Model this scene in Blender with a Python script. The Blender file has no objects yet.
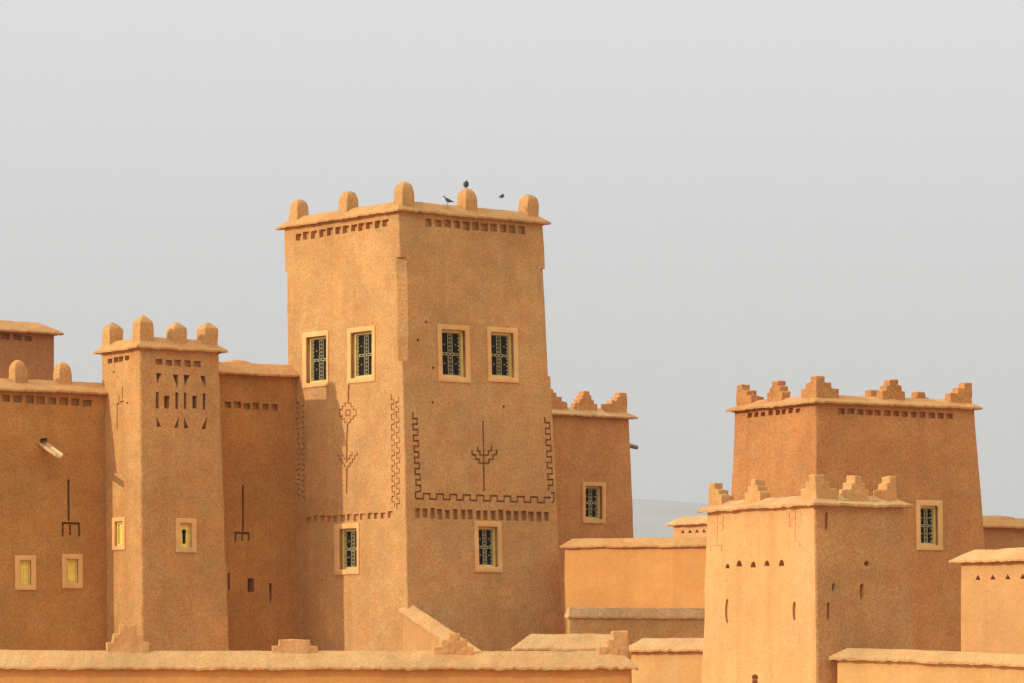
import bpy, bmesh, math, random
from mathutils import Vector, noise, Matrix
R = math.radians
rnd = random.Random(7)
sc = bpy.context.scene
col = sc.collection
F, CX, YH = 3900.0, 512.0, 665.0          # focal length in pixels, optical axis, eye level
GROUND = -7.0

# ------------------------------------------------------------------ materials
def new_mat(name):
    m = bpy.data.materials.new(name); m.use_nodes = True
    nt = m.node_tree; b = nt.nodes['Principled BSDF']
    b.inputs['Roughness'].default_value = 0.95
    b.inputs['Specular IOR Level'].default_value = 0.12
    return m, nt, b

def nd(nt, t, **kw):
    n = nt.nodes.new(t)
    for k, v in kw.items():
        if hasattr(n, k): setattr(n, k, v)
        else: n.inputs[k.replace('_', ' ')].default_value = v
    return n

def ramp(nt, src, a, b, ca=(0, 0, 0, 1), cb=(1, 1, 1, 1)):
    r = nt.nodes.new('ShaderNodeValToRGB')
    r.color_ramp.elements[0].position = a; r.color_ramp.elements[1].position = b
    r.color_ramp.elements[0].color = ca; r.color_ramp.elements[1].color = cb
    nt.links.new(src, r.inputs[0]); return r.outputs[0]

def mix(nt, mode, fac, a, b):
    m = nt.nodes.new('ShaderNodeMix'); m.data_type = 'RGBA'; m.blend_type = mode
    for i, v in ((0, fac), (6, a), (7, b)):
        if hasattr(v, 'is_linked'): nt.links.new(v, m.inputs[i])
        elif i == 0: m.inputs[0].default_value = v
        else: m.inputs[i].default_value = (*v, 1) if len(v) == 3 else v
    return m.outputs[2]

def noise_tex(nt, vec, scale, detail=4, rough=.55):
    n = nt.nodes.new('ShaderNodeTexNoise')
    n.inputs['Scale'].default_value = scale; n.inputs['Detail'].default_value = detail
    n.inputs['Roughness'].default_value = rough
    nt.links.new(vec, n.inputs['Vector']); return n.outputs[0]

def plaster(name, base, grain=1.0, blotch=1.0, straw=.35, streak=.5, bump=1.0, gs=1.0):
    m, nt, b = new_mat(name)
    tc = nt.nodes.new('ShaderNodeTexCoord').outputs['Object']
    big = noise_tex(nt, tc, .33, 5, .6)
    med = noise_tex(nt, tc, 1.7, 4, .6)
    c = mix(nt, 'MIX', ramp(nt, big, .3, .7), [v * (1 - .13 * blotch) for v in base],
            [min(1, v * (1 + .10 * blotch)) for v in base])
    c = mix(nt, 'MULTIPLY', 1, c, ramp(nt, med, .3, .7, (1 - .10 * blotch,) * 3 + (1,), (1 + .06 * blotch,) * 3 + (1,)))
    hue = noise_tex(nt, tc, 1.5, 3, .5)
    c = mix(nt, 'MULTIPLY', blotch, c, ramp(nt, hue, .36, .64, (1.03, .955, .91, 1), (.98, 1.035, 1.05, 1)))
    pt_ = noise_tex(nt, tc, .55, 3, .45)
    c = mix(nt, 'MULTIPLY', blotch, c, ramp(nt, pt_, .50, .53, (1, 1, 1, 1), (.93, .925, .91, 1)))
    mp = nt.nodes.new('ShaderNodeMapping'); mp.inputs['Scale'].default_value = (1.6, 1.6, .13)
    nt.links.new(tc, mp.inputs[0])
    st = noise_tex(nt, mp.outputs[0], 1.0, 5, .6)
    stf = ramp(nt, st, .50, .74, (0, 0, 0, 1), (streak,) * 3 + (1,))
    c = mix(nt, 'MIX', stf, c, (base[0] * .80, base[1] * .70, base[2] * .60))
    mp2 = nt.nodes.new('ShaderNodeMapping'); mp2.inputs['Scale'].default_value = (2.3, 2.3, .16); mp2.inputs['Location'].default_value = (4, 7, 2)
    nt.links.new(tc, mp2.inputs[0])
    c = mix(nt, 'MIX', ramp(nt, noise_tex(nt, mp2.outputs[0], 1.0, 4, .55), .56, .76, (0, 0, 0, 1), (streak * .55,) * 3 + (1,)), c,
            (min(1, base[0] * 1.08), min(1, base[1] * 1.18), min(1, base[2] * 1.6)))
    g = noise_tex(nt, tc, 15 * gs, 3, .8)
    gl = 1 - .26 * grain; gh = 1 + .18 * grain
    c = mix(nt, 'MULTIPLY', 1, c, ramp(nt, g, .36, .64, (gl, gl * .985, gl * .96, 1), (gh, gh, gh, 1)))
    g2 = noise_tex(nt, tc, 30 * gs, 2, .6)
    c = mix(nt, 'MIX', ramp(nt, g2, .60, .74, (0, 0, 0, 1), (straw,) * 3 + (1,)), c,
            (min(1, base[0] * 1.32), min(1, base[1] * 1.38), min(1, base[2] * 1.55)))
    g3 = noise_tex(nt, tc, 14 * gs, 2, .5)
    c = mix(nt, 'MIX', ramp(nt, g3, .69, .78, (0, 0, 0, 1), (.55 * grain,) * 3 + (1,)), c,
            (base[0] * .42, base[1] * .38, base[2] * .34))
    nt.links.new(c, b.inputs['Base Color'])
    add = nt.nodes.new('ShaderNodeMath'); add.operation = 'MULTIPLY_ADD'
    nt.links.new(g2, add.inputs[0]); add.inputs[1].default_value = .45; nt.links.new(g, add.inputs[2])
    bp = nt.nodes.new('ShaderNodeBump'); bp.inputs['Strength'].default_value = .75
    bp.inputs['Distance'].default_value = .013 * bump
    nt.links.new(add.outputs[0], bp.inputs['Height']); 
    und = noise_tex(nt, tc, 2.4, 4, .6); b2 = nt.nodes.new('ShaderNodeBump'); b2.inputs['Strength'].default_value = .8
    b2.inputs['Distance'].default_value = .06 * min(1, bump + .2)         # trowelled unevenness
    nt.links.new(und, b2.inputs['Height']); nt.links.new(b2.outputs[0], bp.inputs['Normal'])
    nt.links.new(bp.outputs[0], b.inputs['Normal'])
    return m

def plain(name, base, rough=.6, spec=.3, var=.12, scale=6, metal=0):
    m, nt, b = new_mat(name)
    b.inputs['Roughness'].default_value = rough; b.inputs['Specular IOR Level'].default_value = spec
    b.inputs['Metallic'].default_value = metal
    tc = nt.nodes.new('ShaderNodeTexCoord').outputs['Object']
    n = noise_tex(nt, tc, scale, 4, .6)
    c = mix(nt, 'MIX', ramp(nt, n, .3, .7), [v * (1 - var) for v in base], [min(1, v * (1 + var)) for v in base])
    nt.links.new(c, b.inputs['Base Color'])
    return m

M = {
 'ochre':  plaster('ochre_mud', (.58, .304, .106), grain=.85),
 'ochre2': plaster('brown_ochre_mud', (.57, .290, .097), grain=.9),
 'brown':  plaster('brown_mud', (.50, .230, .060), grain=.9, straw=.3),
 'red':    plaster('red_mud', (.545, .240, .076), grain=.95),
 'red2':   plaster('rust_mud', (.60, .275, .088), grain=.9),
 'redder': plaster('dark_red_mud', (.47, .205, .070), grain=.9),
 'pale':   plaster('pale_yellow_mud', (.66, .352, .128), blotch=.55, grain=.42, straw=.12, streak=.6, bump=.7),
 'coarse_shade': plaster('coarse_shaded_tan_mud', (.525, .262, .095), grain=.9),  # coarser grain, with the right face's shade put into the darker tan
 'palem':  plaster('pale_merlon_mud', (.60, .315, .108), grain=.4, straw=.12, bump=.7),
 'orange': plaster('smooth_orange_mud', (.69, .31, .085), blotch=.55, grain=.28, straw=.08, bump=.5),
 'yellow': plaster('yellow_orange_mud', (.68, .365, .124), blotch=.55, grain=.28, straw=.10, streak=.8, bump=.5),
 'pink':   plaster('peach_mud', (.59, .30, .105), blotch=.55, grain=.35, straw=.1, bump=.6),
 'cap':    plaster('pale_straw_mud', (.60, .340, .132), grain=.6, straw=.22, streak=.15, bump=1.6),
 'capred': plaster('reddish_straw_mud', (.58, .295, .100), grain=.65, straw=.28, streak=.15, bump=1.6),
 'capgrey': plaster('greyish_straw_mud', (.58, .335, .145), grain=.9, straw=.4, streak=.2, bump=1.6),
 'surround': plaster('smooth_pink_plaster', (.78, .44, .160), grain=.16, straw=.04, streak=.2, bump=.35),
 'timber': plain('yellow_painted_timber', (.74, .52, .14), .5, .3),
 'shutter': plain('yellow_carved_shutter', (.88, .67, .13), .55, .3),
 'iron':   plain('white_painted_iron', (.44, .37, .18), .6, .25),
 'glass':  plain('dark_window_glass', (.018, .013, .008), .5, .05),
 'void_paint':   plain('painted_dark_interior', (.02, .014, .01), .9, .1),
 'wood':   plain('bleached_wood', (.66, .44, .21), .8, .2, .2, 14),
 'darkwood': plain('weathered_dark_log', (.26, .18, .12), .9, .2, .3, 14),
 'ground': plaster('dusty_ground', (.50, .30, .15), grain=.4, bump=.6),
 'hill':   plain('bare_stony_hill', (.22, .17, .13), .95, .05, .25, .004),
 'pigeon': plain('grey_pigeon_feathers', (.075, .08, .095), .7, .3, .3, 40),
 'pigeon_dark': plain('dark_pigeon_feathers', (.045, .048, .058), .7, .3, .3, 40),
 'pigeon_foot': plain('pink_pigeon_foot', (.40, .14, .10), .7, .2),
}

# ------------------------------------------------------------------ object helpers
def tag(o, label=None, cat=None, group=None, kind=None):
    if label: o['label'] = label
    if cat: o['category'] = cat
    if group: o['group'] = group
    if kind: o['kind'] = kind
    return o

def empty(name, loc, label, cat, group=None):
    o = bpy.data.objects.new(name, None); o.location = loc; o.empty_display_size = .5
    col.objects.link(o); return tag(o, label, cat, group)

def make(name, verts, faces, mat, parent=None, smooth=40):
    """one mesh object from world-space vertices; local to its parent chain"""
    org = Vector((0, 0, 0)); p = parent
    while p: org += p.location; p = p.parent
    me = bpy.data.meshes.new(name)
    me.from_pydata([Vector(v) - org for v in verts], [], faces); me.update()
    bm = bmesh.new(); bm.from_mesh(me); bmesh.ops.recalc_face_normals(bm, faces=bm.faces); bm.to_mesh(me); bm.free()
    finish(me, smooth)
    me.materials.append(mat)
    o = bpy.data.objects.new(name, me); col.objects.link(o)
    if parent: o.parent = parent
    return o

def finish(me, smooth):
    if smooth:
        me.polygons.foreach_set('use_smooth', [True] * len(me.polygons))
        me.set_sharp_from_angle(angle=R(smooth))
    me.update()

class MB:
    def __init__(s): s.v = []; s.f = []
    def add(s, vs, fs):
        n = len(s.v); s.v += [Vector(v) for v in vs]; s.f += [[i + n for i in f] for f in fs]
    def prism(s, poly, fr, d0, d1):
        """poly of (u,v) on frame fr, from depth d0 to d1 along its normal"""
        n = len(poly)
        vs = [fr.at(u, v, d0) for u, v in poly] + [fr.at(u, v, d1) for u, v in poly]
        fs = [list(range(n))[::-1], list(range(n, 2 * n))] + [[i, (i + 1) % n, n + (i + 1) % n, n + i] for i in range(n)]
        s.add(vs, fs)
    def rect(s, fr, u0, u1, v0, v1, d0, d1):
        s.prism([(u0, v0), (u1, v0), (u1, v1), (u0, v1)], fr, d0, d1)
    def ring(s, fr, o, i, d0, d1):
        """rectangular frame between outer and inner boxes (u0,u1,v0,v1)"""
        def q(b, d): return [fr.at(b[0], b[2], d), fr.at(b[1], b[2], d), fr.at(b[1], b[3], d), fr.at(b[0], b[3], d)]
        vs = q(o, d0) + q(i, d0) + q(o, d1) + q(i, d1); fs = []
        for k in range(4):
            j = (k + 1) % 4
            fs += [[k, j, 4 + j, 4 + k], [8 + k, 8 + j, 12 + j, 12 + k], [k, j, 8 + j, 8 + k], [4 + k, 4 + j, 12 + j, 12 + k]]
        s.add(vs, fs)
    def hoop(s, fr, u, v, d, r, t, n=10):
        vs = []; fs = []
        for k in range(n):
            a = 2 * math.pi * k / n
            for (rr, dd) in ((r - t, d - t), (r + t, d - t), (r + t, d + t), (r - t, d + t)):
                vs.append(fr.at(u + rr * math.cos(a), v + rr * math.sin(a), dd))
        for k in range(n):
            a = 4 * k; b = 4 * ((k + 1) % n)
            for q in range(4): fs.append([a + q, a + (q + 1) % 4, b + (q + 1) % 4, b + q])
        s.add(vs, fs)
    def build(s, name, mat, parent=None, smooth=40): return make(name, s.v, s.f, mat, parent, smooth)

class Face:
    """a (battered) wall face: u runs right along it, v up it, n outwards"""
    def __init__(s, o, ux, vy):
        s.o = Vector(o); s.ux = Vector(ux).normalized(); s.vy = Vector(vy).normalized(); s.n = s.ux.cross(s.vy)
    def at(s, u, v, d=0): return s.o + s.ux * u + s.vy * v + s.n * d
    def hit(s, px, py):
        r = Vector(((px - CX) / F, 1, (YH - py) / F)); t = s.o.dot(s.n) / r.dot(s.n)
        p = r * t - s.o
        return p.dot(s.ux), p.dot(s.vy)
    def box(s, x0, x1, y0, y1):
        """(u0,u1,v0,v1) of the wall area seen about these bounds"""
        ym = (y0 + y1) / 2; xm = (x0 + x1) / 2
        return s.hit(x0, ym)[0], s.hit(x1, ym)[0], s.hit(xm, y1)[1], s.hit(xm, y0)[1]

def vnoise(p, s, a):
    return Vector(noise.noise_vector(Vector(p) * s)) * a

def cross_loop(a0, a1, b0, b1, r, step):
    """rounded rectangle, same count for any size: built with fixed counts given by caller"""
    pts = []
    na, nb = step
    def arc(cx, cy, a_from):
        return [(cx + r * math.cos(R(a_from + 30 * k)), cy + r * math.sin(R(a_from + 30 * k))) for k in range(4)]
    pts += arc(a0 + r, b0 + r, 180)
    pts += [(a0 + r + (a1 - a0 - 2 * r) * k / na, b0) for k in range(1, na)]
    pts += arc(a1 - r, b0 + r, 270)
    pts += [(a1, b0 + r + (b1 - b0 - 2 * r) * k / nb) for k in range(1, nb)]
    pts += arc(a1 - r, b1 - r, 0)
    pts += [(a1 - r - (a1 - a0 - 2 * r) * k / na, b1) for k in range(1, na)]
    pts += arc(a0 + r, b1 - r, 90)
    pts += [(a0, b1 - r - (b1 - b0 - 2 * r) * k / nb) for k in range(1, nb)]
    return pts

class Block:
    """a battered mud building or wall; P0 = near top corner; a runs along its right face, b along its left face"""
    def __init__(s, px, py, Y, th, wR, wL, tL=0, tR=0, tB=0, tB2=0, slope=0):
        s.Y = Y; s.zt = (YH - py) / F * Y
        s.P = Vector(((px - CX) / F * Y, Y, 0)); th = R(th)
        s.uR = Vector((math.cos(th), math.sin(th), 0)); s.uL = Vector((-math.sin(th), math.cos(th), 0))
        s.wR, s.wL, s.tL, s.tR, s.tB, s.tB2, s.slope = wR, wL, tL, tR, tB, tB2, slope
        if isinstance(wR, tuple): s.wR = s.solve_a(wR[0], 0)
        if isinstance(wL, tuple): s.wL = s.solve_b(wL[0], 0)
    def pt(s, a, b, z): return s.P + s.uR * a + s.uL * b + Vector((0, 0, z + s.slope * a))
    def solve_a(s, px, b):
        k = (px - CX) / F; q = s.P + s.uL * b
        return (k * q.y - q.x) / (s.uR.x - k * s.uR.y)
    def solve_b(s, px, a):
        k = (px - CX) / F; q = s.P + s.uR * a
        return (k * q.y - q.x) / (s.uL.x - k * s.uL.y)
    def fit(s, near=None, right=None, left=None):
        """batter from where the three visible edges are lower down, each (px, py)"""
        def h(py): return s.zt - (YH - py) / F * s.Y
        if near:
            hh = h(near[1]); k = (near[0] - CX) / F; q = s.P - s.uR * (s.tL * hh)
            b = (k * q.y - q.x) / (s.uL.x - k * s.uL.y); s.tR = -b / hh
        if right:
            hh = h(right[1]); a = s.solve_a(right[0], -s.tR * hh); s.tB = (a - s.wR) / hh
        if left:
            hh = h(left[1]); b = s.solve_b(left[0], -s.tL * hh); s.tB2 = (b - s.wL) / hh
        return s
    @property
    def R(s): return Face(s.pt(0, 0, s.zt), s.uR, s.uL * s.tR + Vector((0, 0, 1)))
    @property
    def L(s): return Face(s.pt(0, 0, s.zt), -s.uL, s.uR * s.tL + Vector((0, 0, 1)))
    def root(s, name, label, cat, group=None):
        p = s.pt(s.wR / 2, s.wL / 2, 0); s.base = empty(name, (p.x, p.y, GROUND), label, cat, group); s.base['kind'] = 'thing'; return s.base
    def body(s, mat, cuts=None, r=.07, name='wall', amp=.022, top=.12, right_mat=None):
        na = max(2, round(s.wR / .55)); nb = max(2, round(s.wL / .55))
        nz = max(3, round((s.zt - GROUND) / .32)); vs = []; fs = []
        for k in range(nz + 1):
            z = GROUND - .3 + (s.zt + top - GROUND + .3) * k / nz; h = s.zt - z
            for a, b in cross_loop(-s.tL * h, s.wR + s.tB * h, -s.tR * h, s.wL + s.tB2 * h, r, (na, nb)):
                p = s.pt(a, b, z); p += vnoise(p, .8, amp) + vnoise(p + Vector((9, 3, 1)), 2.1, amp * .5); vs.append(p)
        n = len(vs) // (nz + 1)
        for k in range(nz):
            for i in range(n):
                j = (i + 1) % n; fs.append([k * n + i, k * n + j, (k + 1) * n + j, (k + 1) * n + i])
        fs += [list(range(n))[::-1], list(range(nz * n, nz * n + n))]
        o = make(name, vs, fs, mat, s.base)
        if cuts and cuts.f:
            c = cuts.build('cutter', mat, None, 0); c.location = (0, 0, 0)
            md = o.modifiers.new('cut', 'BOOLEAN'); md.solver = 'EXACT'; md.operation = 'DIFFERENCE'; md.object = c
            md.use_self = True
            bpy.context.view_layer.update()
            me = bpy.data.meshes.new_from_object(o.evaluated_get(bpy.context.evaluated_depsgraph_get()))
            o.modifiers.clear(); old = o.data; o.data = me; me.name = name; finish(me, 35)
            bpy.data.meshes.remove(old); cm = c.data; bpy.data.objects.remove(c); bpy.data.meshes.remove(cm)
        if right_mat:                                               # coarser coat of plaster, coloured darker to deepen this side's shade
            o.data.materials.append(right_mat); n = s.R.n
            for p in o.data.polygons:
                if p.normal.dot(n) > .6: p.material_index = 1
        return o
    def cap(s, mat, h=.42, over=.28, ridge=.30, inner=None, name='coping', step=.085, rag=1.0, wave=.022):
        """overhanging mud drip cap all round; closes over a thin wall, or steps down to a roof deck inside"""
        thin = min(s.wR, s.wL) < 1.6
        half = min(s.wR, s.wL) / 2
        if thin: ridge = half - .03
        lip = .055
        def sl(t): return (over + (-ridge - over) * t, lip - .03 + (h - lip + .03) * (t * .97 + .03 * math.sin(t * math.pi / 2)))
        prof = [(-.03, .01), (over * .6, -.03), (over, -.045), (over + .004, lip - .04), sl(.03), sl(.22), sl(.45), sl(.68), sl(.88), (-ridge, h)]
        if not thin: prof += [(-ridge - .2, h * .9), (-ridge - .35, h * .55), (-ridge - .4, -.35)]
        na = max(3, round(s.wR / step)); nb = max(3, round(s.wL / step)); vs = []; fs = []
        for li, (o, z) in enumerate(prof):
            for a, b in cross_loop(-o, s.wR + o, -o, s.wL + o, .02, (na, nb)):
                p = s.pt(a, b, s.zt + z)
                w = noise.noise(Vector((p.x, p.y, 3.1)) * .9) * wave + noise.noise(Vector((p.x, p.y, 9.1)) * 2.6) * wave * .4
                p.z += w
                if 2 <= li <= 4:
                    q = Vector((p.x, p.y, 0)) * 7
                    p += Vector(noise.noise_vector(q)) * .022 * rag
                    p.z += (noise.noise(q * 2.7) * .022 - abs(noise.noise(q * 1.3)) * .02) * rag
                elif li > 4: p += vnoise(p, 3.5, .012) + vnoise(p, 11, .007)
                vs.append(p)
        n = len(vs) // len(prof)
        for k in range(len(prof) - 1):
            for i in range(n):
                j = (i + 1) % n; fs.append([k * n + i, k * n + j, (k + 1) * n + j, (k + 1) * n + i])
        fs += [list(range(n))[::-1], list(range((len(prof) - 1) * n, len(prof) * n))]
        s.hc = h; s.ridge = ridge
        return make(name, vs, fs, mat, s.base, 38)
    # positions on the ridge
    def on(s, face, px, inset=.32):
        if face == 'R': return (s.solve_a(px, inset), inset)
        if face == 'L': return (inset, s.solve_b(px, inset))
        if face == 'BR': b = s.wL - inset; return (s.solve_a(px, b), b)     # far side, parallel to the right face
        if face == 'BL': a = s.wR - inset; return (a, s.solve_b(px, a))
    def pillar(s, ab, mat, half=.22, h=.72, kind='round', label=None):
        z0 = s.zt + s.hc - .28; vs = []; fs = []
        if kind == 'round':
            secs = [(1.04, 0, .14), (1.0, .1, .14), (1.0, .3, .14), (.99, .55, .15), (.95, .68, .17), (.86, .80, .22), (.70, .895, .3), (.48, .96, .45), (.22, .995, .7), (.05, 1.0, .9)]
        else:
            secs = [(1.08, 0, .12), (1.0, .12, .12), (1.0, .4, .12), (.99, .70, .13), (.93, .765, .15), (.74, .84, .2), (.46, .92, .3), (.2, .98, .5), (.06, 1.0, .8)]
        for (w, z, c) in secs:
            hw = half * w
            for a, b in cross_loop(-hw, hw, -hw, hw, hw * c, (4, 4)):
                p = s.pt(ab[0] + a, ab[1] + b, z0 + z * (h + .28)); p += vnoise(p, 4, .022); vs.append(p)
        n = len(vs) // len(secs)
        for k in range(len(secs) - 1):
            for i in range(n):
                j = (i + 1) % n; fs.append([k * n + i, k * n + j, (k + 1) * n + j, (k + 1) * n + i])
        fs += [list(range(n))[::-1], list(range((len(secs) - 1) * n, len(secs) * n))]
        return make('merlon', vs, fs, mat, s.base, 28)
    def stepped(s, ab, face, mat, tiers=((.9, .2), (.6, .2), (.3, .2)), t=.36, left=True, right=True, corner=None, sink=.26):
        """stepped merlon: tiers of (length, height) along a face, or an L of two half stairs round a corner"""
        z = s.zt + s.hc - sink; mb = MB(); first = True; lap = .03
        for L, hh in tiers:
            if first: hh += sink
            if corner:
                # corner = (sa, sb): the directions in which the two arms run from the outer corner
                sa, sb = corner; t2 = t
                poly = [(0, 0), (L, 0), (L, t2), (t2, t2), (t2, L), (0, L)] if L > t2 + .03 else [(0, 0), (t2, 0), (t2, t2), (0, t2)]
                poly = [(ab[0] + sa * p, ab[1] + sb * q) for p, q in poly]
            else:
                l0 = -L / 2 if left else -tiers[-1][0] / 2
                l1 = L / 2 if right else tiers[-1][0] / 2
                if face == 'R': poly = [(ab[0] + l0, ab[1] - t / 2), (ab[0] + l1, ab[1] - t / 2), (ab[0] + l1, ab[1] + t / 2), (ab[0] + l0, ab[1] + t / 2)]
                else: poly = [(ab[0] - t / 2, ab[1] - l0), (ab[0] + t / 2, ab[1] - l0), (ab[0] + t / 2, ab[1] - l1), (ab[0] - t / 2, ab[1] - l1)]
            n = len(poly); j = .012
            vs = [s.pt(a, b, z - (0 if first else lap)) for a, b in poly] + [s.pt(a, b, z + hh) for a, b in poly]
            mb.add(vs, [list(range(n))[::-1], list(range(n, 2 * n))] + [[i, (i + 1) % n, n + (i + 1) % n, n + i] for i in range(n)])
            z += hh - .004; first = False
        o = mb.build('merlon', mat, s.base, 0)
        md = o.modifiers.new('union', 'REMESH'); md.mode = 'VOXEL'; md.voxel_size = .022
        m2 = o.modifiers.new('soften', 'SMOOTH'); m2.factor = .5; m2.iterations = 1
        bpy.context.view_layer.update()
        me = bpy.data.meshes.new_from_object(o.evaluated_get(bpy.context.evaluated_depsgraph_get()))
        o.modifiers.clear(); old = o.data; o.data = me; bpy.data.meshes.remove(old); me.name = 'merlon'
        for v in me.vertices:
            q = v.co + s.base.location; v.co += vnoise(q, 2.5, .03) + vnoise(q, 9, .010)
        finish(me, 60)
        return o

# ---- cut patterns on a face
def row(cut, fr, p0, p1, n, w, h, d=.15, seed=1, skip=()):
    rr = random.Random(seed)
    for k in range(n):
        t = k / max(1, n - 1)
        x = p0[0] + (p1[0] - p0[0]) * t + rr.uniform(-.5, .5); y = p0[1] + (p1[1] - p0[1]) * t + rr.uniform(-.4, .4)
        ww = w * rr.uniform(.88, 1.1) / 2; hh = h * rr.uniform(.9, 1.08) / 2
        u0, u1, v0, v1 = fr.box(x - ww, x + ww, y - hh, y + hh)
        j = lambda: rr.uniform(-.012, .012)
        cut.prism([(u0 + j(), v0 + j()), (u1 + j(), v0 + j()), (u1 + j(), v1 + j()), (u0 + j(), v1 + j())], fr, .2, -d)

def poly(cut, fr, pts, d=.22):
    cut.prism([fr.hit(*p) for p in pts], fr, .2, -d)

def hole(cut, fr, x, y, rx, ry=None, d=.2, n=9):
    ry = ry or rx
    poly(cut, fr, [(x + rx * math.cos(2 * math.pi * k / n), y + ry * math.sin(2 * math.pi * k / n)) for k in range(n)], d)

def tri(cut, fr, x, y, s, d=.2):
    poly(cut, fr, [(x - s, y + s), (x + s, y + s), (x, y - s)], d)

def groove(cut, fr, pts, w=.06, d=.06):
    """a ribbon groove along a pixel polyline, mitred"""
    q = [Vector(fr.hit(*p)) for p in pts]; n = len(q); lft = []; rgt = []
    for i in range(n):
        d0 = (q[i] - q[i - 1]).normalized() if i else None
        d1 = (q[i + 1] - q[i]).normalized() if i < n - 1 else None
        a = d0 or d1; b = d1 or d0
        n0 = Vector((-a.y, a.x)); n1 = Vector((-b.y, b.x)); m = (n0 + n1)
        m = m / max(.35, m.dot(n0)) if m.length > .01 else n0
        lft.append(q[i] + m * w / 2); rgt.append(q[i] - m * w / 2)
    cut.prism([tuple(p) for p in lft + rgt[::-1]], fr, .2, -d)

def meander(p0, p1, amp, half, axis, start=0):
    """square wave from p0 to p1 (pixels)"""
    L = math.hypot(p1[0] - p0[0], p1[1] - p0[1]); n = max(2, round(L / half)); pts = []
    for k in range(n):
        s = amp / 2 * (1 if (k + start) % 2 else -1)
        for t in (k / n, (k + 1) / n):
            x = p0[0] + (p1[0] - p0[0]) * t; y = p0[1] + (p1[1] - p0[1]) * t
            pts.append((x + s, y) if axis == 'x' else (x, y + s))
    return pts

def stairs(p0, p1, n, first='y'):
    pts = [p0]
    for k in range(n):
        x0, y0 = pts[-1]; x1 = p0[0] + (p1[0] - p0[0]) * (k + 1) / n; y1 = p0[1] + (p1[1] - p0[1]) * (k + 1) / n
        pts += [(x0, y1), (x1, y1)] if first == 'y' else [(x1, y0), (x1, y1)]
    return pts

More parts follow.
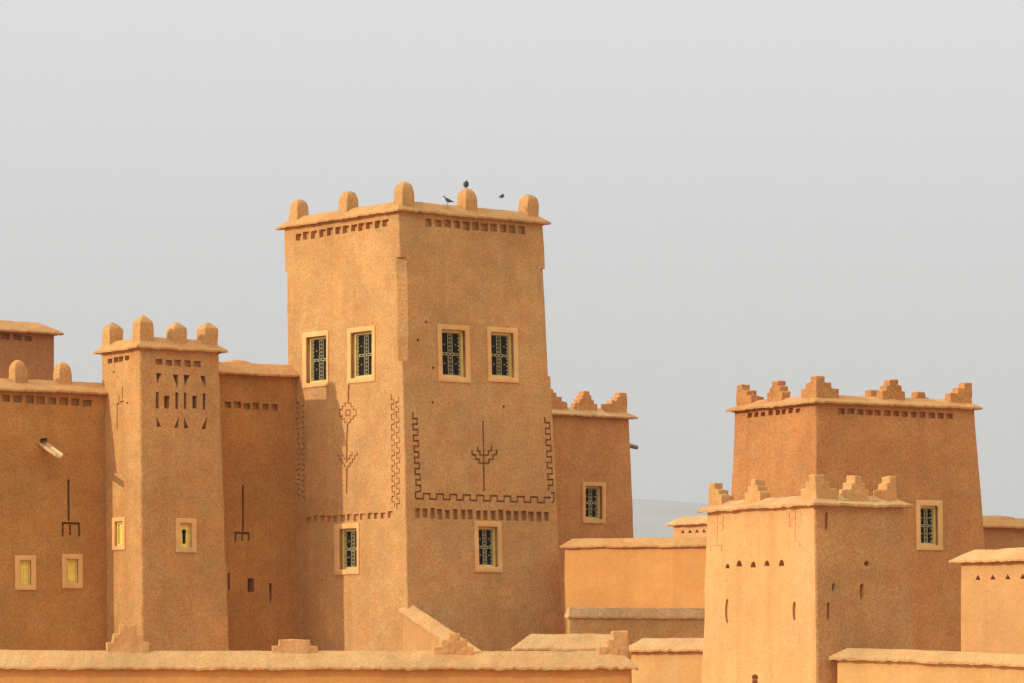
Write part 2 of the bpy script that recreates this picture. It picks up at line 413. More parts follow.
# ---- windows
def window(root, cut, fr, outer, inner, kind='grille', label=None, sm=None):
    o = fr.box(*outer); i = fr.box(*inner)
    cut.rect(fr, i[0], i[1], i[2], i[3], .2, -.55)
    sr = MB(); sr.ring(fr, o, i, -.16, .045); w = sr.build('window', sm or M['surround'], root, 30)
    bev(w, .012)
    if label: w['label'] = label
    W = i[1] - i[0]; H = i[3] - i[2]; t = .075 if W > .45 else .05
    e = .004
    fo = (i[0] + e, i[1] - e, i[2] + e, i[3] - e); fi = (i[0] + t, i[1] - t, i[2] + t * .9, i[3] - t * .9)
    if kind == 'grille':
        f = MB(); f.ring(fr, fo, fi, -.26, -.11); f.build('frame', M['timber'], w, 30)
        p = MB(); p.rect(fr, fi[0] - .02, fi[1] + .02, fi[2] - .02, fi[3] + .02, -.25, -.235); p.build('pane', M['glass'], w, 0)
        g = MB(); d = -.185; b = .011
        def bar(u0, u1, v0, v1): g.rect(fr, u0, u1, v0, v1, d - b, d + b)
        g.ring(fr, (fi[0] + .004, fi[1] - .004, fi[2] + .004, fi[3] - .004), (fi[0] + .026, fi[1] - .026, fi[2] + .026, fi[3] - .026), d - b, d + b)
        w2 = fi[1] - fi[0]; h2 = fi[3] - fi[2]; um = (fi[0] + fi[1]) / 2; vm = (fi[2] + fi[3]) / 2
        sp = w2 * .105
        for sgn in (-1, 1):
            bar(um + sgn * sp - .009, um + sgn * sp + .009, fi[2] + .03, vm - .045)
            bar(um + sgn * sp - .009, um + sgn * sp + .009, vm + .045, fi[3] - .03)
        bar(fi[0] + .03, fi[1] - .03, vm - .042, vm - .024); bar(fi[0] + .03, fi[1] - .03, vm + .024, vm + .042)
        for k in range(5): g.hoop(fr, fi[0] + w2 * (.12 + .19 * k), vm, d, .018, .007, 8)
        nr = max(4, int(h2 / .12))
        for k in range(nr):
            v = fi[2] + h2 * (k + .5) / nr
            if abs(v - vm) < .06: continue
            g.hoop(fr, um, v, d, min(sp * .72, .036), .008, 8)
            for sgn in (-1, 1):
                g.hoop(fr, um + sgn * (w2 / 2 - .062), v + .02, d, .026, .0075, 8)
        for sgn in (-1, 1):
            for half in (-1, 1):
                uc = um + sgn * w2 * .28
                for q in (.22,): g.hoop(fr, uc, vm + half * h2 * q, d, .022, .006, 8)
        g.build('grille', M['iron'], w, 30)
    else:
        f = MB(); f.ring(fr, fo, fi, -.15, -.05); f.build('frame', M['timber'], w, 30)
        um = (fi[0] + fi[1]) / 2; w2 = fi[1] - fi[0]; h2 = fi[3] - fi[2]
        if kind == 'shutter':
            p = MB(); p.rect(fr, fi[0] - .01, fi[1] + .01, fi[2] - .01, fi[3] + .01, -.14, -.115)
            # carved arch and middle stile in low relief
            n = 9; ra = w2 * .34; vc = fi[3] - ra - .06
            arc = [(um + ra * math.cos(math.pi * k / n), vc + ra * math.sin(math.pi * k / n)) for k in range(n + 1)]
            arc2 = [(um + (ra - .022) * math.cos(math.pi * k / n), vc + (ra - .022) * math.sin(math.pi * k / n)) for k in range(n + 1)]
            for k in range(n): p.prism([arc[k], arc[k + 1], arc2[k + 1], arc2[k]], fr, -.116, -.095)
            for sgn in (-1, 1):
                a, b_ = sorted((um + sgn * ra, um + sgn * (ra - .022)))
                p.rect(fr, a, b_, fi[2] + .05, vc, -.116, -.095)
            p.rect(fr, um - .011, um + .011, fi[2] + .03, vc, -.116, -.098)
            p.rect(fr, um - ra + .03, um + ra - .03, fi[2] + .02, fi[2] + .045, -.116, -.096)
            p.build('shutter', M['shutter'], w, 0)
        else:                                                        # panel pierced by a keyhole arch
            r = w2 * .27; vc = fi[2] + h2 * .68; hw = r * .72; n = 12
            a0 = math.asin(-hw * .0 / r) if False else -math.acos(hw / r)
            key = [(um - hw, fi[2] + h2 * .14), (um + hw, fi[2] + h2 * .14)]
            key += [(um + r * math.cos(a0 + (math.pi - 2 * a0) * k / n), vc + r * math.sin(a0 + (math.pi - 2 * a0) * k / n)) for k in range(n + 1)]
            bx = [(fi[1] + .01, fi[2] - .01), (fi[1] + .01, fi[3] + .01), (fi[0] - .01, fi[3] + .01), (fi[0] - .01, fi[2] - .01)]
            m = len(key); vs = []; fs = []
            # ring of quads from keyhole out to its radial projection on the panel edge
            def edge(pu, pv):
                cu, cv = um, fi[2] + h2 * .5; du, dv = pu - cu, pv - cv
                s_ = min((w2 / 2 + .01) / max(1e-6, abs(du)), (h2 / 2 + .01) / max(1e-6, abs(dv)))
                return cu + du * s_, cv + dv * s_
            ks = []
            for k in range(m):
                a, b_ = key[k], key[(k + 1) % m]
                for q in range(4): ks.append((a[0] + (b_[0] - a[0]) * q / 4, a[1] + (b_[1] - a[1]) * q / 4))
            m = len(ks)
            for dd in (-.14, -.11):
                vs += [fr.at(*k, dd) for k in ks] + [fr.at(*edge(*k), dd) for k in ks]
            for k in range(m):
                j = (k + 1) % m
                fs += [[k, j, m + j, m + k], [2 * m + k, 2 * m + j, 3 * m + j, 3 * m + k], [k, j, 2 * m + j, 2 * m + k], [m + k, m + j, 3 * m + j, 3 * m + k]]
            make('pierced_panel', vs, fs, M['shutter'], w, 0)
            p = MB(); p.rect(fr, fi[0] - .02, fi[1] + .02, fi[2] - .02, fi[3] + .02, -.50, -.49); p.build('dark_backing', M['void_paint'], w, 0)  # near-black sheet painted to stand for the unlit interior
    return w

def bev(o, off):
    bm = bmesh.new(); bm.from_mesh(o.data)
    bmesh.ops.bevel(bm, geom=list(bm.edges), offset=off, segments=2, affect='EDGES', profile=.6)
    bm.to_mesh(o.data); bm.free(); finish(o.data, 45)

# ================================================================== camera, light, sky, air
cam = bpy.data.cameras.new('camera'); cam.sensor_width = 36; cam.lens = F / 1024 * 36
cam.shift_y = (YH - 341.5) / 1024; cam.clip_start = 1; cam.clip_end = 30000
co = bpy.data.objects.new('camera', cam); co.rotation_euler = (R(90), 0, 0); col.objects.link(co); sc.camera = co

SUN_EL, SUN_AZ = 22.0, -117.0                       # azimuth from +Y towards +X
sl = bpy.data.lights.new('sun', 'SUN'); sl.energy = 2.0; sl.angle = R(.6); sl.color = (1, .955, .87)
so = bpy.data.objects.new('sun', sl)
d = Vector((math.sin(R(SUN_AZ)) * math.cos(R(SUN_EL)), math.cos(R(SUN_AZ)) * math.cos(R(SUN_EL)), math.sin(R(SUN_EL))))
so.rotation_euler = d.to_track_quat('Z', 'Y').to_euler(); so.location = d * 60; col.objects.link(so)
w = bpy.data.worlds.new('World'); sc.world = w; w.use_nodes = True; nt = w.node_tree
sky = nt.nodes.new('ShaderNodeTexSky'); sky.sky_type = 'NISHITA'; sky.sun_disc = False
sky.sun_elevation = R(SUN_EL); sky.sun_rotation = R(SUN_AZ); sky.air_density = 1.0; sky.dust_density = 6.0; sky.ozone_density = 1.0
hs = nt.nodes.new('ShaderNodeHueSaturation'); hs.inputs['Saturation'].default_value = .0; hs.inputs['Value'].default_value = .12
nt.links.new(sky.outputs[0], hs.inputs['Color']); 
# thin overcast veil over the whole dome, brighter towards the zenith like any overcast sky: L = L0 (1 + 2 sin elevation)
gv = nt.nodes.new('ShaderNodeTexCoord'); sx = nt.nodes.new('ShaderNodeSeparateXYZ'); nt.links.new(gv.outputs['Generated'], sx.inputs[0])
cl = nt.nodes.new('ShaderNodeMath'); cl.operation = 'MAXIMUM'; cl.inputs[1].default_value = 0; nt.links.new(sx.outputs['Z'], cl.inputs[0])
ov = nt.nodes.new('ShaderNodeMath'); ov.operation = 'MULTIPLY_ADD'; ov.inputs[1].default_value = 2; ov.inputs[2].default_value = 1; nt.links.new(cl.outputs[0], ov.inputs[0])
vc = nt.nodes.new('ShaderNodeVectorMath'); vc.operation = 'SCALE'; vc.inputs[0].default_value = (2.54, 2.56, 2.60); nt.links.new(ov.outputs[0], vc.inputs['Scale'])
veil = nt.nodes.new('ShaderNodeVectorMath'); veil.operation = 'ADD'
nt.links.new(hs.outputs[0], veil.inputs[0]); nt.links.new(vc.outputs[0], veil.inputs[1]); nt.links.new(veil.outputs[0], nt.nodes['Background'].inputs[0])
nt.nodes['Background'].inputs[1].default_value = .15
sc.view_settings.view_transform = 'Standard'; sc.view_settings.look = 'None'
sc.view_settings.exposure = 0.48; sc.view_settings.gamma = 1
sc.view_settings.use_curve_mapping = False
sc.cycles.max_bounces = 8; sc.cycles.diffuse_bounces = 5; sc.cycles.volume_bounces = 2

# ground
g = make('ground', [(-8900, -280, GROUND), (8900, -280, GROUND), (8900, 14800, GROUND), (-8900, 14800, GROUND)], [[0, 1, 2, 3]], M['ground'], None, 0)
tag(g, 'dusty sand coloured ground spreading out around the kasbah walls', 'ground', kind='structure')

# distant hill
def hill():
    vs = []; fs = []; nx, ny = 90, 14
    prof = [(-800, 560), (200, 520), (480, 506), (600, 500), (640, 500.5), (665, 502), (700, 504.5), (760, 508), (860, 517), (1000, 528), (1300, 575), (1800, 640)]
    def top(px):
        for (x0, y0), (x1, y1) in zip(prof, prof[1:]):
            if x0 <= px <= x1: return y0 + (y1 - y0) * (px - x0) / (x1 - x0)
        return 650
    for j in range(ny + 1):
        t = j / ny; Y = 9600 + 4600 * t
        for i in range(nx + 1):
            px = -800 + 2600 * i / nx; X = (px - CX) / F * 12400
            hgt = (YH - top(px)) / F * 12400 - GROUND
            s = max(0, math.sin(min(1, t / .61) * math.pi / 2)) if t < .61 else max(0, math.cos((t - .61) / .39 * math.pi / 2))
            n_ = noise.fractal(Vector((X / 680, Y / 780, 0)), 1, 2, 4) * 66 * s * (1 - s * .93)
            vs.append((X, Y, GROUND - 2 + hgt * s + n_))
    for j in range(ny):
        for i in range(nx):
            a = j * (nx + 1) + i; fs.append([a, a + 1, a + nx + 2, a + nx + 1])
    o = make('hills', vs, fs, M['hill'], None, 60); tag(o, 'low bare hill almost lost in the haze behind the kasbah', 'hill', kind='structure')
hill()

# air
hz = MB(); hz.add([(x, y, z) for z in (GROUND - 1, 560) for x, y in ((-9000, -300), (9000, -300), (9000, 15000), (-9000, 15000))],
                  [[0, 1, 2, 3], [4, 5, 6, 7], [0, 1, 5, 4], [1, 2, 6, 5], [2, 3, 7, 6], [3, 0, 4, 7]])
hm = bpy.data.materials.new('hazy_air'); hm.use_nodes = True; hn = hm.node_tree; hn.nodes.remove(hn.nodes['Principled BSDF'])
pv = hn.nodes.new('ShaderNodeVolumePrincipled'); pv.inputs['Color'].default_value = (.54, .61, .65, 1); pv.inputs['Density'].default_value = 1.2e-4
hn.links.new(pv.outputs[0], hn.nodes['Material Output'].inputs['Volume'])
ho = hz.build('haze', hm, None, 0); tag(ho, 'pale dusty haze filling the air over the whole scene', 'haze', kind='stuff')

# ================================================================== the tall middle tower
B = Block(398.6, 210, 128, 38, (543.3,), (284.0,), tL=0.0).fit(near=(407.5, 600), right=(564.3, 640), left=(289, 640))
root = B.root('kasbah_tower', 'tallest ochre mud tower in the middle, with four large grilled windows and rounded merlons', 'tower')
cut = MB(); L, Rf = B.L, B.R
row(cut, L, (298, 236.7), (385.5, 223), 12, 6.2, 7.5, seed=2)
row(cut, Rf, (428.7, 222.5), (521.5, 230.3), 11, 7, 8, seed=3)
row(cut, L, (308.5, 520), (390, 515), 13, 5.2, 6.5, d=.10, seed=4)
row(cut, Rf, (417.5, 513), (546.5, 516.5), 18, 5.4, 9.5, seed=5)
# chamfered length of the corners between two heights
def chamfer(a, b, za, zb, half):
    m = MB()
    for z in (za, zb):
        h = B.zt - z
        ca = (-B.tL * h if a == 0 else B.wR + B.tB * h); cb = (-B.tR * h if b == 0 else B.wL + B.tB2 * h)
        sa = 1 if a == 0 else -1; sb = 1 if b == 0 else -1
        k = half
        tri_ = [(ca + sa * k, cb - sb * .15), (ca + sa * k, cb), (ca, cb + sb * k * .72), (ca - sa * .15, cb + sb * k * .72), (ca - sa * .15, cb - sb * .15)]
        m.v += [B.pt(p, q, z) for p, q in tri_]
    n = 5; m.f = [list(range(n)), list(range(n, 2 * n))] + [[i, (i + 1) % n, n + (i + 1) % n, n + i] for i in range(n)]
    cut.add(m.v, m.f)
zz = lambda py: (YH - py) / F * 128
chamfer(0, 0, zz(361), zz(257), .27)
chamfer(1, 0, zz(376) * 131.5 / 128, zz(268) * 131.5 / 128, .22)
chamfer(0, 1, zz(372) * 133 / 128, zz(271) * 133 / 128, .22)
# carved bands on the right face
groove(cut, Rf, [(413, 412)] + meander((414.5, 413), (418.5, 491), 4.4, 5.6, 'x')[1:] + [(415.5, 492), (415.5, 497.5)] + meander((416.5, 496), (551, 500.3), 5.2, 6.6, 'y', 1), .060, .12)
groove(cut, Rf, meander((547, 417), (551, 491), 4.6, 5.8, 'x'), .060, .12)
groove(cut, Rf, [(551, 492.5), (554, 493), (554.2, 501), (551.8, 502.5)], .060, .12)
groove(cut, Rf, [(483.1, 421), (483.6, 455.5), (484, 491.5)], .07, .12)
for pts in ([(472.2, 450.5), (472.2, 454.5), (475.6, 455), (475.6, 459), (479.2, 459.5), (479.2, 463.2), (483.9, 463.5)],
            [(496.5, 449.5), (496.5, 454.3), (493, 455), (493, 459), (488.8, 459.5), (488.8, 463.2), (483.7, 463.5)],
            [(477.6, 446.5), (477.8, 451), (480, 451.3), (480, 455.2), (483.9, 455.5)],
            [(491.5, 446), (491.5, 450.5), (488.3, 451), (488.3, 455), (483.7, 455.5)]): groove(cut, Rf, pts, .065, .10)
for x, y in ((426, 322), (433.3, 368), (432.5, 402.5), (504, 406.5), (418, 340)): hole(cut, Rf, x, y, 1.3, 1.5, .15, 7)
# carved bands on the left face
for x0, x1, y0, y1 in ((299.5, 300.5, 398, 500), (394.6, 395.6, 394, 507)):
    a = .7
    groove(cut, L, meander((x0 - 2.2, y0), (x1 - 2.2, y1), 2.6, 5.2, 'x'), .046, .055)
    groove(cut, L, meander((x0 + 2.6, y0 + 3), (x1 + 2.6, y1 + 2), 2.6, 5.2, 'x', 1), .046, .055)
groove(cut, L, [(348.7, 385), (348.1, 402.5)], .085, .07)
ring_ = stairs((347.8, 403.3), (339.6, 413), 3, 'x') + stairs((339.6, 413), (347.4, 422.5), 3)[1:]
groove(cut, L, ring_, .05, .05)
groove(cut, L, stairs((348.4, 403.3), (356.2, 413), 3, 'x') + stairs((356.2, 413), (348.0, 422.5), 3)[1:], .05, .05)
groove(cut, L, [(345.8, 410.3), (350, 410), (350, 415.3), (345.8, 415.6), (345.8, 411.4)], .045, .05)
groove(cut, L, [(347.8, 423.5), (347.0, 440), (346.6, 462)], .085, .07)
groove(cut, L, stairs((337.6, 452.5), (346.3, 466.5), 4), .05, .05)
groove(cut, L, stairs((357.3, 452), (347.6, 466.5), 4), .05, .05)
groove(cut, L, stairs((342.2, 452), (346, 459), 2), .045, .05)
groove(cut, L, stairs((352, 452), (347.4, 459), 2), .045, .05)
groove(cut, L, [(347, 467.6), (346.5, 493.5)], .085, .07)
window(root, cut, L, (303.2, 329, 331.6, 387), (307, 327.2, 336.5, 382.5))
window(root, cut, L, (348, 375.6, 327, 382.5), (351.6, 372.7, 331.8, 377.5))
window(root, cut, L, (334.8, 359.7, 523.4, 574.5), (340, 357.6, 528.6, 569.3))
window(root, cut, Rf, (437.6, 469.6, 325, 382.2), (441.6, 465.2, 330, 377))
window(root, cut, Rf, (487.2, 517.6, 327.5, 382.2), (490.8, 513.4, 332.5, 377.3))
window(root, cut, Rf, (474.3, 501.5, 521.3, 572.4), (478.2, 497.4, 526.8, 567))
B.body(M['ochre'], cut, r=.06)
B.cap(M['capred'], h=.36, over=.20)
for p, hh in ((B.on('L', 299), .60), (B.on('L', 348.5), .60), ((.38, .22), .62), (B.on('R', 467), .60), (B.on('R', 528.5), .60), (B.on('BR', 497), .80), ((B.wR - .3, B.wL - .3), .6)):
    B.pillar(p, M['ochre'], .255, hh)
MAIN = B

# ================================================================== slender left tower
B = Block(139.3, 347, 127.2, 34, (219.3,), (101.0,), tL=0.0).fit(near=(141.5, 600), right=(230, 650))
B.tB2 = .01
root = B.root('slender_tower', 'slender ochre tower at left with a carved panel of slots, four square pointed merlons', 'tower')
cut = MB(); L, Rf = B.L, B.R
row(cut, L, (109.8, 361), (127, 357.6), 4, 4.2, 5, seed=6)
row(cut, Rf, (159.3, 362), (197, 364.3), 5, 7, 6.5, seed=7)
k = 6.83; ox, oy = 145, 340
for pts in ([(80, 228), (110, 230), (84, 300)], [(193, 238), (224, 240), (222, 328)], [(268, 240), (302, 242), (274, 315)], [(382, 248), (410, 248), (412, 325)],
            [(82, 524), (107, 590), (84, 592)], [(230, 524), (224, 597), (203, 597)], [(270, 528), (292, 600), (270, 602)], [(422, 524), (415, 606), (392, 606)],
            [(78, 360), (94, 360), (94, 462), (78, 462)], [(211, 363), (228, 363), (225, 466), (211, 466)], [(268, 364), (283, 364), (281, 466), (268, 466)], [(398, 369), (413, 369), (411, 470), (398, 470)],
            [(136, 384), (166, 384), (163, 463), (138, 463)], [(328, 384), (353, 384), (352, 463), (328, 463)]):
    mx = sum(p[0] for p in pts) / len(pts); my = sum(p[1] for p in pts) / len(pts)
    poly(cut, Rf, [(ox + (mx + (x - mx) * 1.28) / k, oy + (my + (y - my) * 1.1) / k) for x, y in pts], .35)
groove(cut, L, [(122.4, 387), (122.2, 399)], .05, .07)
groove(cut, L, [(120, 402), (123.8, 401.4)], .05, .07)
groove(cut, L, [(117.2, 404), (117.0, 429)], .07, .07)
groove(cut, L, [(119.2, 395), (119.0, 403.5), (116.6, 404.2)], .05, .07)
hole(cut, L, 127.4, 403, 1, 1.1, .1, 7); hole(cut, L, 113.5, 372, .9, 1, .1, 7)
window(root, cut, L, (113, 125.7, 517.4, 550), (115.5, 123.6, 521.5, 546), 'shutter')
window(root, cut, Rf, (175.6, 196.2, 518.3, 552.5), (180, 191.4, 523.2, 548), 'keyhole')
B.body(M['ochre2'], cut, r=.09)
B.cap(M['capred'], h=.36, over=.2, ridge=.25)
for p, hh in (((.28, B.wL - .28), .62), ((.3, .3), .72), (B.on('R', 176.5, .3), .55), ((B.wR - .28, .3), .60)):
    B.pillar(p, M['ochre2'], .265, hh, 'pointed')
SLEND = B

# ================================================================== left block with the drain spout
# its face meets the slender tower's left face
e = SLEND.pt(-.0, SLEND.wL * .90, 0)
th = R(32); far = e - Vector((math.cos(th), math.sin(th), 0)) * 6.2
pxn = CX + F * far.x / far.y
B = Block(pxn, YH - (YH - 393.6) * e.y / far.y, far.y, 32, 6.6, 5.0, tR=.02)
# keep its coping level with the photo at the right-hand end
root = B.root('kasbah_block', 'wide brown mud block at the left edge with drain spout and two yellow shutters', 'building')
cut = MB(); Rf = B.R
row(cut, Rf, (-5, 397.4), (87, 402.8), 9, 8.6, 7.2, seed=8)
groove(cut, Rf, [(68.6, 479.5), (68.8, 521)], .085, .2)
groove(cut, Rf, [(62.6, 536), (62.8, 523), (79, 523.6), (79.4, 536.5)], .075, .2)
groove(cut, Rf, [(70.2, 524), (70, 535)], .075, .2)
window(root, cut, Rf, (14.8, 35.8, 555.4, 590), (19.4, 31, 560.4, 585.6), 'shutter')
window(root, cut, Rf, (62, 82.4, 554, 588.4), (66.2, 78, 559, 583.2), 'shutter')
poly(cut, Rf, [(40, 438.5), (47.5, 438), (47.5, 445), (40, 445)], .35)
B.body(M['brown'], cut)
B.cap(M['capred'], h=.38, over=.25)
for x in (18, 62.5): B.pillar(B.on('R', x, .34), M['ochre2'], .24, .62)
# hollow half-log spout
def spout():
    u, v = Rf.hit(43.5, 444); o = Rf.at(u, v); dr = (Rf.n * 1.0 + Vector((0, 0, -.40)) + Rf.ux * .06).normalized()
    sd = dr.cross(Vector((0, 0, 1))).normalized(); up = sd.cross(dr); vs = []; fs = []
    n = 9
    for q, (s0, r0) in enumerate(((-.35, .17), (.4, .165), (1.15, .155))):
        for rr in (r0, r0 - .045):
            for k in range(n):
                a = math.pi + math.pi * k / (n - 1)
                vs.append(o + dr * s0 + sd * rr * math.cos(a) + up * (rr * math.sin(a) + .04))
    m = 2 * n
    for q in range(2):
        for k in range(n - 1):
            fs += [[q * m + k, q * m + k + 1, (q + 1) * m + k + 1, (q + 1) * m + k], [q * m + n + k, q * m + n + k + 1, (q + 1) * m + n + k + 1, (q + 1) * m + n + k]]
        for k in (0, n - 1): fs.append([q * m + k, q * m + n + k, (q + 1) * m + n + k, (q + 1) * m + k])
    for q in (0, 2):
        for k in range(n - 1): fs.append([q * m + k, q * m + k + 1, q * m + n + k + 1, q * m + n + k])
    make('drain_spout', vs, fs, M['wood'], root, 40)
spout()

# ================================================================== block further back at the left edge
B = Block(-70, 326.5, 141, 36, (54.5,), 5, tR=.01)
root = B.root('kasbah_block', 'dark reddish mud block rising behind the drain spout block at the upper left edge', 'building')
cut = MB()
row(cut, B.R, (-17, 334.6), (28.5, 338.8), 5, 8.5, 5.6, seed=9)
B.body(M['redder'], cut); B.cap(M['capred'], h=.42, over=.26, ridge=.45)

# ================================================================== recessed wall between the two towers
e = MAIN.pt(0, MAIN.wL * .90, 0); th = R(36); far = e - Vector((math.cos(th), math.sin(th), 0)) * 3.6
B = Block(CX + F * far.x / far.y, YH - (YH - 376.4) * e.y / far.y, far.y, 36, 4.6, 5.0, tR=.012)
root = B.root('linking_block', 'deep orange recessed block between slender and tallest towers, trident cut in its wall', 'building')
cut = MB(); Rf = B.R
row(cut, Rf, (227.5, 404.8), (274.5, 407.6), 6, 6.6, 6.4, seed=10)
groove(cut, Rf, [(242.9, 485), (242.9, 531.6)], .085, .2)
groove(cut, Rf, [(235.6, 541.5), (235.4, 532.8), (248.4, 533.2), (248.8, 540.5)], .075, .2)
groove(cut, Rf, [(242.3, 534), (242.2, 541)], .075, .2)
poly(cut, Rf, [(247.5, 578.5), (254, 578.5), (254, 592), (247.5, 592)], .4)
poly(cut, Rf, [(269, 583), (272, 583.5), (271.6, 597), (270.6, 605), (269.4, 598)], .3)
poly(cut, Rf, [(228, 573), (230, 573), (230, 590), (228, 590)], .3)
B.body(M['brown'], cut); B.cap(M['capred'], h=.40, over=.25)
B.pillar(B.on('R', 236, .75), M['capred'], .42, .12)

# ================================================================== tower behind, right of the tallest one
B = Block(546, 413.6, 140, 37, (629.5,), 6.5).fit(near=(546, 536), right=(634.6, 536))
root = B.root('rear_tower', 'reddish tower half hidden behind the tallest, one grilled window and a protruding log', 'tower')
cut = MB()
window(root, cut, B.R, (582, 605.3, 482.2, 523.4), (585, 601.8, 486.2, 519.2))
B.body(M['red2'], cut); B.cap(M['cap'], h=.30, over=.22)
T3 = ((.98, .17), (.70, .15), (.46, .15), (.26, .15))
B.stepped((.06, .06), 'R', M['red2'], T3, .34, corner=(1, 1))
B.stepped(B.on('R', 584, .3), 'R', M['red2'], T3, .34)
B.stepped((B.wR - .06, .06), 'R', M['red2'], T3, .34, corner=(-1, 1))
mb = MB()
o = B.pt(B.wR + .1, .12, (YH - 446.5) / F * 143); dr = (B.uR + Vector((0, 0, -.16))).normalized(); sd = Vector((0, 0, 1)).cross(dr).normalized(); up = dr.cross(sd)
vs = []
for s0, r0 in ((-.2, .085), (.25, .08), (.36, .075)):
    for k in range(10):
        a = 2 * math.pi * k / 10; vs.append(o + dr * s0 + sd * r0 * math.cos(a) + up * r0 * math.sin(a))
fs = [[q * 10 + k, q * 10 + (k + 1) % 10, q * 10 + 10 + (k + 1) % 10, q * 10 + 10 + k] for q in range(2) for k in range(10)] + [list(range(10))[::-1], list(range(20, 30))]
make('drain_log', vs, fs, M['darkwood'], root)

# ================================================================== orange wall and the low brown wall before it
B = Block(564, 546.8, 130.4, -20, (722,), .5)
B.root('garden_wall', 'tall smooth orange wall between the tallest tower and the pale tower', 'wall')
B.body(M['orange']); B.cap(M['capred'], h=.27, over=.12)
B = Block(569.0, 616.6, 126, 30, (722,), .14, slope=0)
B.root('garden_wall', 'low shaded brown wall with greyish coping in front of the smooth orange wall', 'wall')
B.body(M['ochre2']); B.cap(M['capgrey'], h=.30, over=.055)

# ================================================================== small pale tower
B = Block(815, 503.6, 100, 30, (904.3,), (706.0,), tL=.004).fit(near=(816.3, 640), right=(915.5, 651), left=(702, 660))
root = B.root('pale_tower', 'small pale yellow tower in front at right with a row of triangular holes', 'tower')
cut = MB(); L, Rf = B.L, B.R
for x, y, s in ((727.8, 566, 2.2), (739.6, 563.2, 2.9), (753.6, 564.3, 2.8), (766.9, 563, 2.6), (780.9, 562.6, 3)):
    poly(cut, L, [(x - s, y + s * 1.1), (x + s, y + s * 1.1), (x + s * .6, y - s * .6), (x, y - s * 1.1), (x - s * .6, y - s * .5)], .2)
for x, y, w_, h_ in ((727, 611, 2.2, 12.5), (794.7, 611, 2.1, 10)): hole(cut, L, x, y, w_, h_, .07, 12)
k = 3.06
for x, y0, y1, w_ in ((826.7, 512, 530.5, 1.6), (833.8, 583, 591.5, 1.7), (861.9, 583.5, 600, 1.9), (828.6, 602, 620.5, 1.5)):
    poly(cut, Rf, [(x - w_, y0 + 2), (x - w_ * .3, y0), (x + w_, y0 + .6), (x + w_ * .9, y1 - 3), (x, y1), (x - w_, y1 - 1)], .22)
hole(cut, Rf, 866.8, 563.6, 2.6, 3, .22, 9)
hole(cut, Rf, 864.3, 563.6, 1.0, 1.4, .12, 7)
hole(cut, L, 754.4, 677.5, 3.2, 3.4, .3, 10); poly(cut, L, [(752, 680), (757, 680), (759, 692), (750, 692)], .3)
for ox, oy in ((711.8, 515.5), (789.8, 511.5)):
    s = 11.5
    for q in range(2):
        y = oy + q * 8.2
        groove(cut, L, [(ox, y + .6), (ox + s, y), (ox + s, y + 6.6), (ox, y + 7.2), (ox, y + 1.6)], .024, .013)
    groove(cut, L, [(ox + s / 2, oy + 1), (ox + s / 2 - .4, oy + 30)], .024, .013)
    groove(cut, L, [(ox - 1, oy + 36), (ox - .8, oy + 30.8), (ox + s - 1.4, oy + 30.2), (ox + s - 1.4, oy + 36)], .024, .013)
B.body(M['pale'], cut, r=.08, amp=.03, right_mat=M['coarse_shade'])
B.cap(M['cap'], h=.25, over=.18, wave=.024)
PALE = B
T3 = ((.70, .16), (.45, .17), (.21, .19))
B.stepped((.06, B.wL - .02), 'L', M['palem'], ((.64, .15), (.48, .15), (.29, .19)), .28, corner=(1, -1))
B.stepped(B.on('L', 758, .28), 'L', M['palem'], T3, .36)
B.stepped((.04, .04), 'R', M['palem'], T3, .30, corner=(1, 1))
B.stepped(B.on('R', 854, .28), 'R', M['palem'], T3, .40)
B.stepped(B.on('R', 889, .28), 'R', M['palem'], T3, .40, right=False)

# ================================================================== broad tower behind the pale tower
B = Block(815.6, 401.8, 128.6, 29.5, (974.5,), (734.2,), tL=.012).fit(near=(815.6, 495), right=(984.6, 530), left=(730.6, 495))
root = B.root('broad_tower', 'broad reddish tower with stepped merlons standing behind the small pale tower', 'tower')
cut = MB(); L, Rf = B.L, B.R
row(cut, L, (750, 415.3), (798, 410.2), 8, 4.6, 5, seed=12)
row(cut, Rf, (842, 411), (950, 416.2), 13, 6.6, 5.6, seed=13)
window(root, cut, Rf, (915.8, 942.2, 500.2, 550.2), (920, 937.6, 505.8, 545.2))
B.body(M['red'], cut, r=.06); B.cap(M['capred'], h=.28, over=.21)
T3 = ((.90, .20), (.62, .19), (.34, .20))
B.stepped((.05, .05), 'R', M['red'], T3, .34, corner=(1, 1))
B.stepped((.05, B.wL - .05), 'R', M['red'], T3, .34, corner=(1, -1))
B.stepped((B.wR - .05, .05), 'R', M['red'], T3, .34, corner=(-1, 1))
B.stepped((B.wR - .05, B.wL - .05), 'R', M['red'], T3, .34, corner=(-1, -1))
B.stepped(B.on('L', 779, .28), 'L', M['red'], T3, .36)
B.stepped(B.on('R', 891, .28), 'R', M['red'], T3, .36)
for x in (872, 918.5): B.stepped(B.on('BR', x, .28), 'R', M['red'], T3, .36)

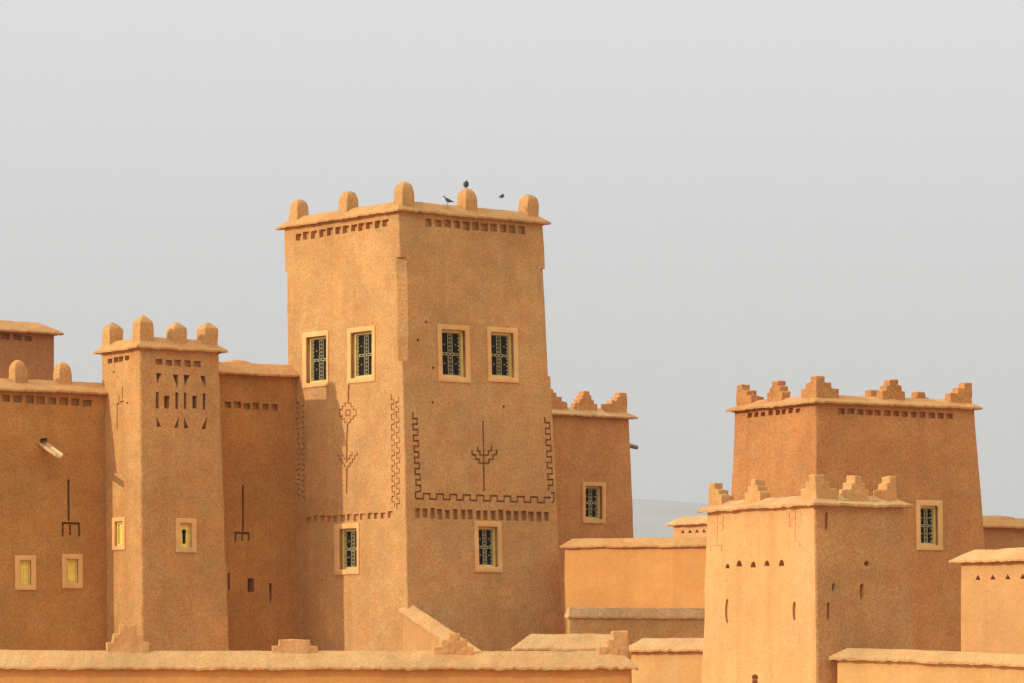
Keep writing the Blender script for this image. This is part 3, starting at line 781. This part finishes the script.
# ================================================================== right-hand blocks
B = Block(1130, 556.5, 110, 40, 4, (960.0,), tL=.004)
root = B.root('kasbah_block', 'smooth peach coloured block at the right edge with a row of small triangular holes', 'building')
cut = MB()
for k in range(9): tri(cut, B.L, 978 + 14.9 * k, 577.2 - .35 * k, 2.7, .2)
B.body(M['pink'], cut); B.cap(M['cap'], h=.34, over=.24)
B = Block(960, 525.6, 142, 30, 6, 5)
B.root('kasbah_block', 'dull pinkish block low behind the broad tower at the far right edge', 'building')
B.body(M['redder']); B.cap(M['capred'], h=.34, over=.2)
B.pillar(B.on('R', 992, .9), M['capred'], .7, .10)
B = Block(836.6, 657.6, 99.9, -22, 6.2, .5, slope=-.036)
B.root('garden_wall', 'sloping bright yellow-orange wall in the front right corner below the peach block', 'wall')
B.body(M['yellow']); B.cap(M['cap'], h=.26, over=.16)
# small far building
B = Block(735, 521.8, 160, 38, 4, (672.5,))
root = B.root('kasbah_block', 'tiny pale yellow building far behind with triangular holes, showing left of the pale tower', 'building')
cut = MB()
for k in range(5): tri(cut, B.L, 682.7 + 7.1 * k, 531.2 - .25 * k, 1.9, .2)
B.body(M['pale'], cut); B.cap(M['cap'], h=.34, over=.24)

# ================================================================== sloping stair wall at the foot of the tallest tower
p = MAIN.pt(0, -.0, 0); h = MAIN.zt - (YH - 610) / F * 128
p = MAIN.pt(-MAIN.tL * h - .03, -MAIN.tR * h + .25, 0)
B = Block(CX + F * p.x / p.y, 611, p.y, -51, 6.3, .5, slope=-.42)
B.root('stair_wall', 'sloping stair wall running down from the corner of the tallest tower', 'wall')
B.body(M['pink']); B.cap(M['cap'], h=.30, over=.12)

# ================================================================== front walls
B = Block(631.5, 666.8, 110, 10, .3, 3)          # only to find the far left end
endR = B.P.copy(); dirA = B.uR.copy(); n0 = 22.5; s0 = endR - dirA * n0
B = Block(CX + F * s0.x / s0.y, YH - (YH - 667.6) * 110 / s0.y, s0.y, 10, n0, .6)
root = B.root('front_wall', 'long ochre parapet wall across the bottom left with four stepped merlons', 'wall')
B.body(M['orange']); B.cap(M['cap'], h=.47, over=.16, rag=1.3, wave=.03)
fs_ = .46
B.stepped(B.on('R', 127.5, .35), 'R', M['pink'], ((1.16, .24), (.84, .23), (.46, .25)), .26, sink=.26)
B.stepped(B.on('R', 294.5, .35), 'R', M['pink'], ((1.26, .14), (.86, .18)), .26, sink=.26)
B.stepped(B.on('R', 453, .35), 'R', M['pink'], ((1.12, .12), (.72, .20), (.34, .20)), .40, sink=.26)
B.stepped((B.wR - .26, .36), 'R', M['pink'], ((1.30, .14), (.80, .19), (.44, .24)), .40, right=False, sink=.26)
FRONT = B
B = Block(520, 649, 119, 4, (628,), .8)
B.root('garden_wall', 'short lit wall with thick coping showing just above the right end of the front parapet', 'wall')
B.body(M['pale']); B.cap(M['cap'], h=.46, over=.2, rag=1.3)
B = Block(631, 650.2, 116, -20, (722,), .6)
B.root('garden_wall', 'pale streaked wall joining the front parapet to the small pale tower', 'wall')
B.body(M['yellow']); B.cap(M['cap'], h=.36, over=.18, rag=1.2)

# ================================================================== pigeons
def loft(secs, n=12):
    """secs: (centre, side half-width vector, up half-height vector)"""
    vs = []; fs = []
    for c, a, b in secs:
        for k in range(n):
            t = 2 * math.pi * k / n; vs.append(Vector(c) + Vector(a) * math.cos(t) + Vector(b) * math.sin(t))
    for q in range(len(secs) - 1):
        for k in range(n):
            j = (k + 1) % n; fs.append([q * n + k, q * n + j, q * n + n + j, q * n + n + k])
    fs += [list(range(n))[::-1], list(range((len(secs) - 1) * n, len(secs) * n))]
    return vs, fs

def pigeon(loc, yaw, label, flying=False, size=1.0, crouch=False):
    root = empty('pigeon', loc, label, 'bird', 'pigeons about the tallest tower')
    rot = Matrix.Rotation(yaw, 3, 'Z')
    def put(name, vs, fs, mat): return make(name, [Vector(loc) + rot @ (v * size) for v in vs], fs, mat, root, 60)
    X, Z = Vector((0, 1, 0)), Vector((0, 0, 1))
    if not flying:
        S = [(-.19, .075, .03, .006), (-.13, .095, .038, .016), (-.07, .12, .055, .045), (0, .14, .068, .066), (.055, .165, .062, .064), (.09, .205, .042, .045),
             (.105, .24, .034, .034), (.12, .268, .033, .031), (.142, .268, .024, .022), (.156, .262, .009, .008), (.178, .256, .003, .003)]
    else:
        S = [(-.20, .0, .05, .006), (-.14, .0, .035, .014), (-.07, .0, .05, .04), (0, 0, .06, .055), (.07, .005, .05, .048), (.115, .015, .032, .032), (.15, .022, .03, .028), (.175, .02, .012, .012), (.195, .016, .003, .003)]
    if crouch:
        S = [(-.17, .085, .03, .006), (-.12, .095, .040, .02), (-.07, .11, .065, .055), (0, .115, .080, .075), (.055, .13, .076, .074), (.085, .16, .055, .055),
             (.098, .185, .040, .040), (.11, .205, .036, .032), (.135, .207, .026, .024), (.15, .203, .009, .008), (.170, .198, .003, .003)]
    put('body', *loft([((x, 0, z), X * a, Z * b) for x, z, a, b in S]), M['pigeon'])
    for sg in (-1, 1):
        if not flying:
            Wg = [(-.155, .05, .10, .010, .012), (-.09, .055, .115, .012, .032), (-.01, .066, .145, .012, .05), (.05, .058, .168, .010, .036), (.075, .046, .18, .006, .012)]
            put('wing', *loft([((x, sg * y, z), X * a, Z * b) for x, y, z, a, b in Wg]), M['pigeon_dark'])
            lg = [((.0 + dx, sg * .028, z), Vector((.007, 0, 0)), X * .007) for z, dx in ((.085, 0), (.02, .008), (0.0, .01))]
            vs, fs = loft(lg, 6); n = len(vs)
            for a in (-.5, 0, .5):
                v2, f2 = loft([((.01 + r_ * math.cos(a), sg * .028 + r_ * math.sin(a), .004), X * .005, Z * .004) for r_ in (0, .022, .042)], 6)
                fs += [[i + len(vs) for i in f] for f in f2]; vs += v2
            put('leg', vs, fs, M['pigeon_foot'])
        else:
            Wg = [((.0, sg * .04, .02), .075, .012), ((.02, sg * .13, .08), .075, .010), ((.01, sg * .21, .12), .055, .008), ((-.05, sg * .30, .14), .012, .004)]
            put('wing', *loft([(c, Vector((a, 0, 0)), Z * b) for c, a, b in Wg]), M['pigeon_dark'])
    return root
m = MAIN
ab = m.on('R', 466, .32); p = m.pt(*ab, m.zt + m.hc + .60 - .012)
pigeon(p, R(-82), 'plump grey pigeon perched on top of a rounded merlon of the tallest tower', size=1.15, crouch=True)
a = m.solve_a(448, .1); p = m.pt(a, .10, m.zt + .335)
pigeon(p, R(165), 'grey pigeon standing on the tower coping left of the perched one', size=1.05)
Yf = 131.0
pigeon(((501.5 - CX) / F * Yf, Yf, (YH - 197) / F * Yf), R(20), 'dark pigeon flying just above the tower coping, wings raised', True, .62)
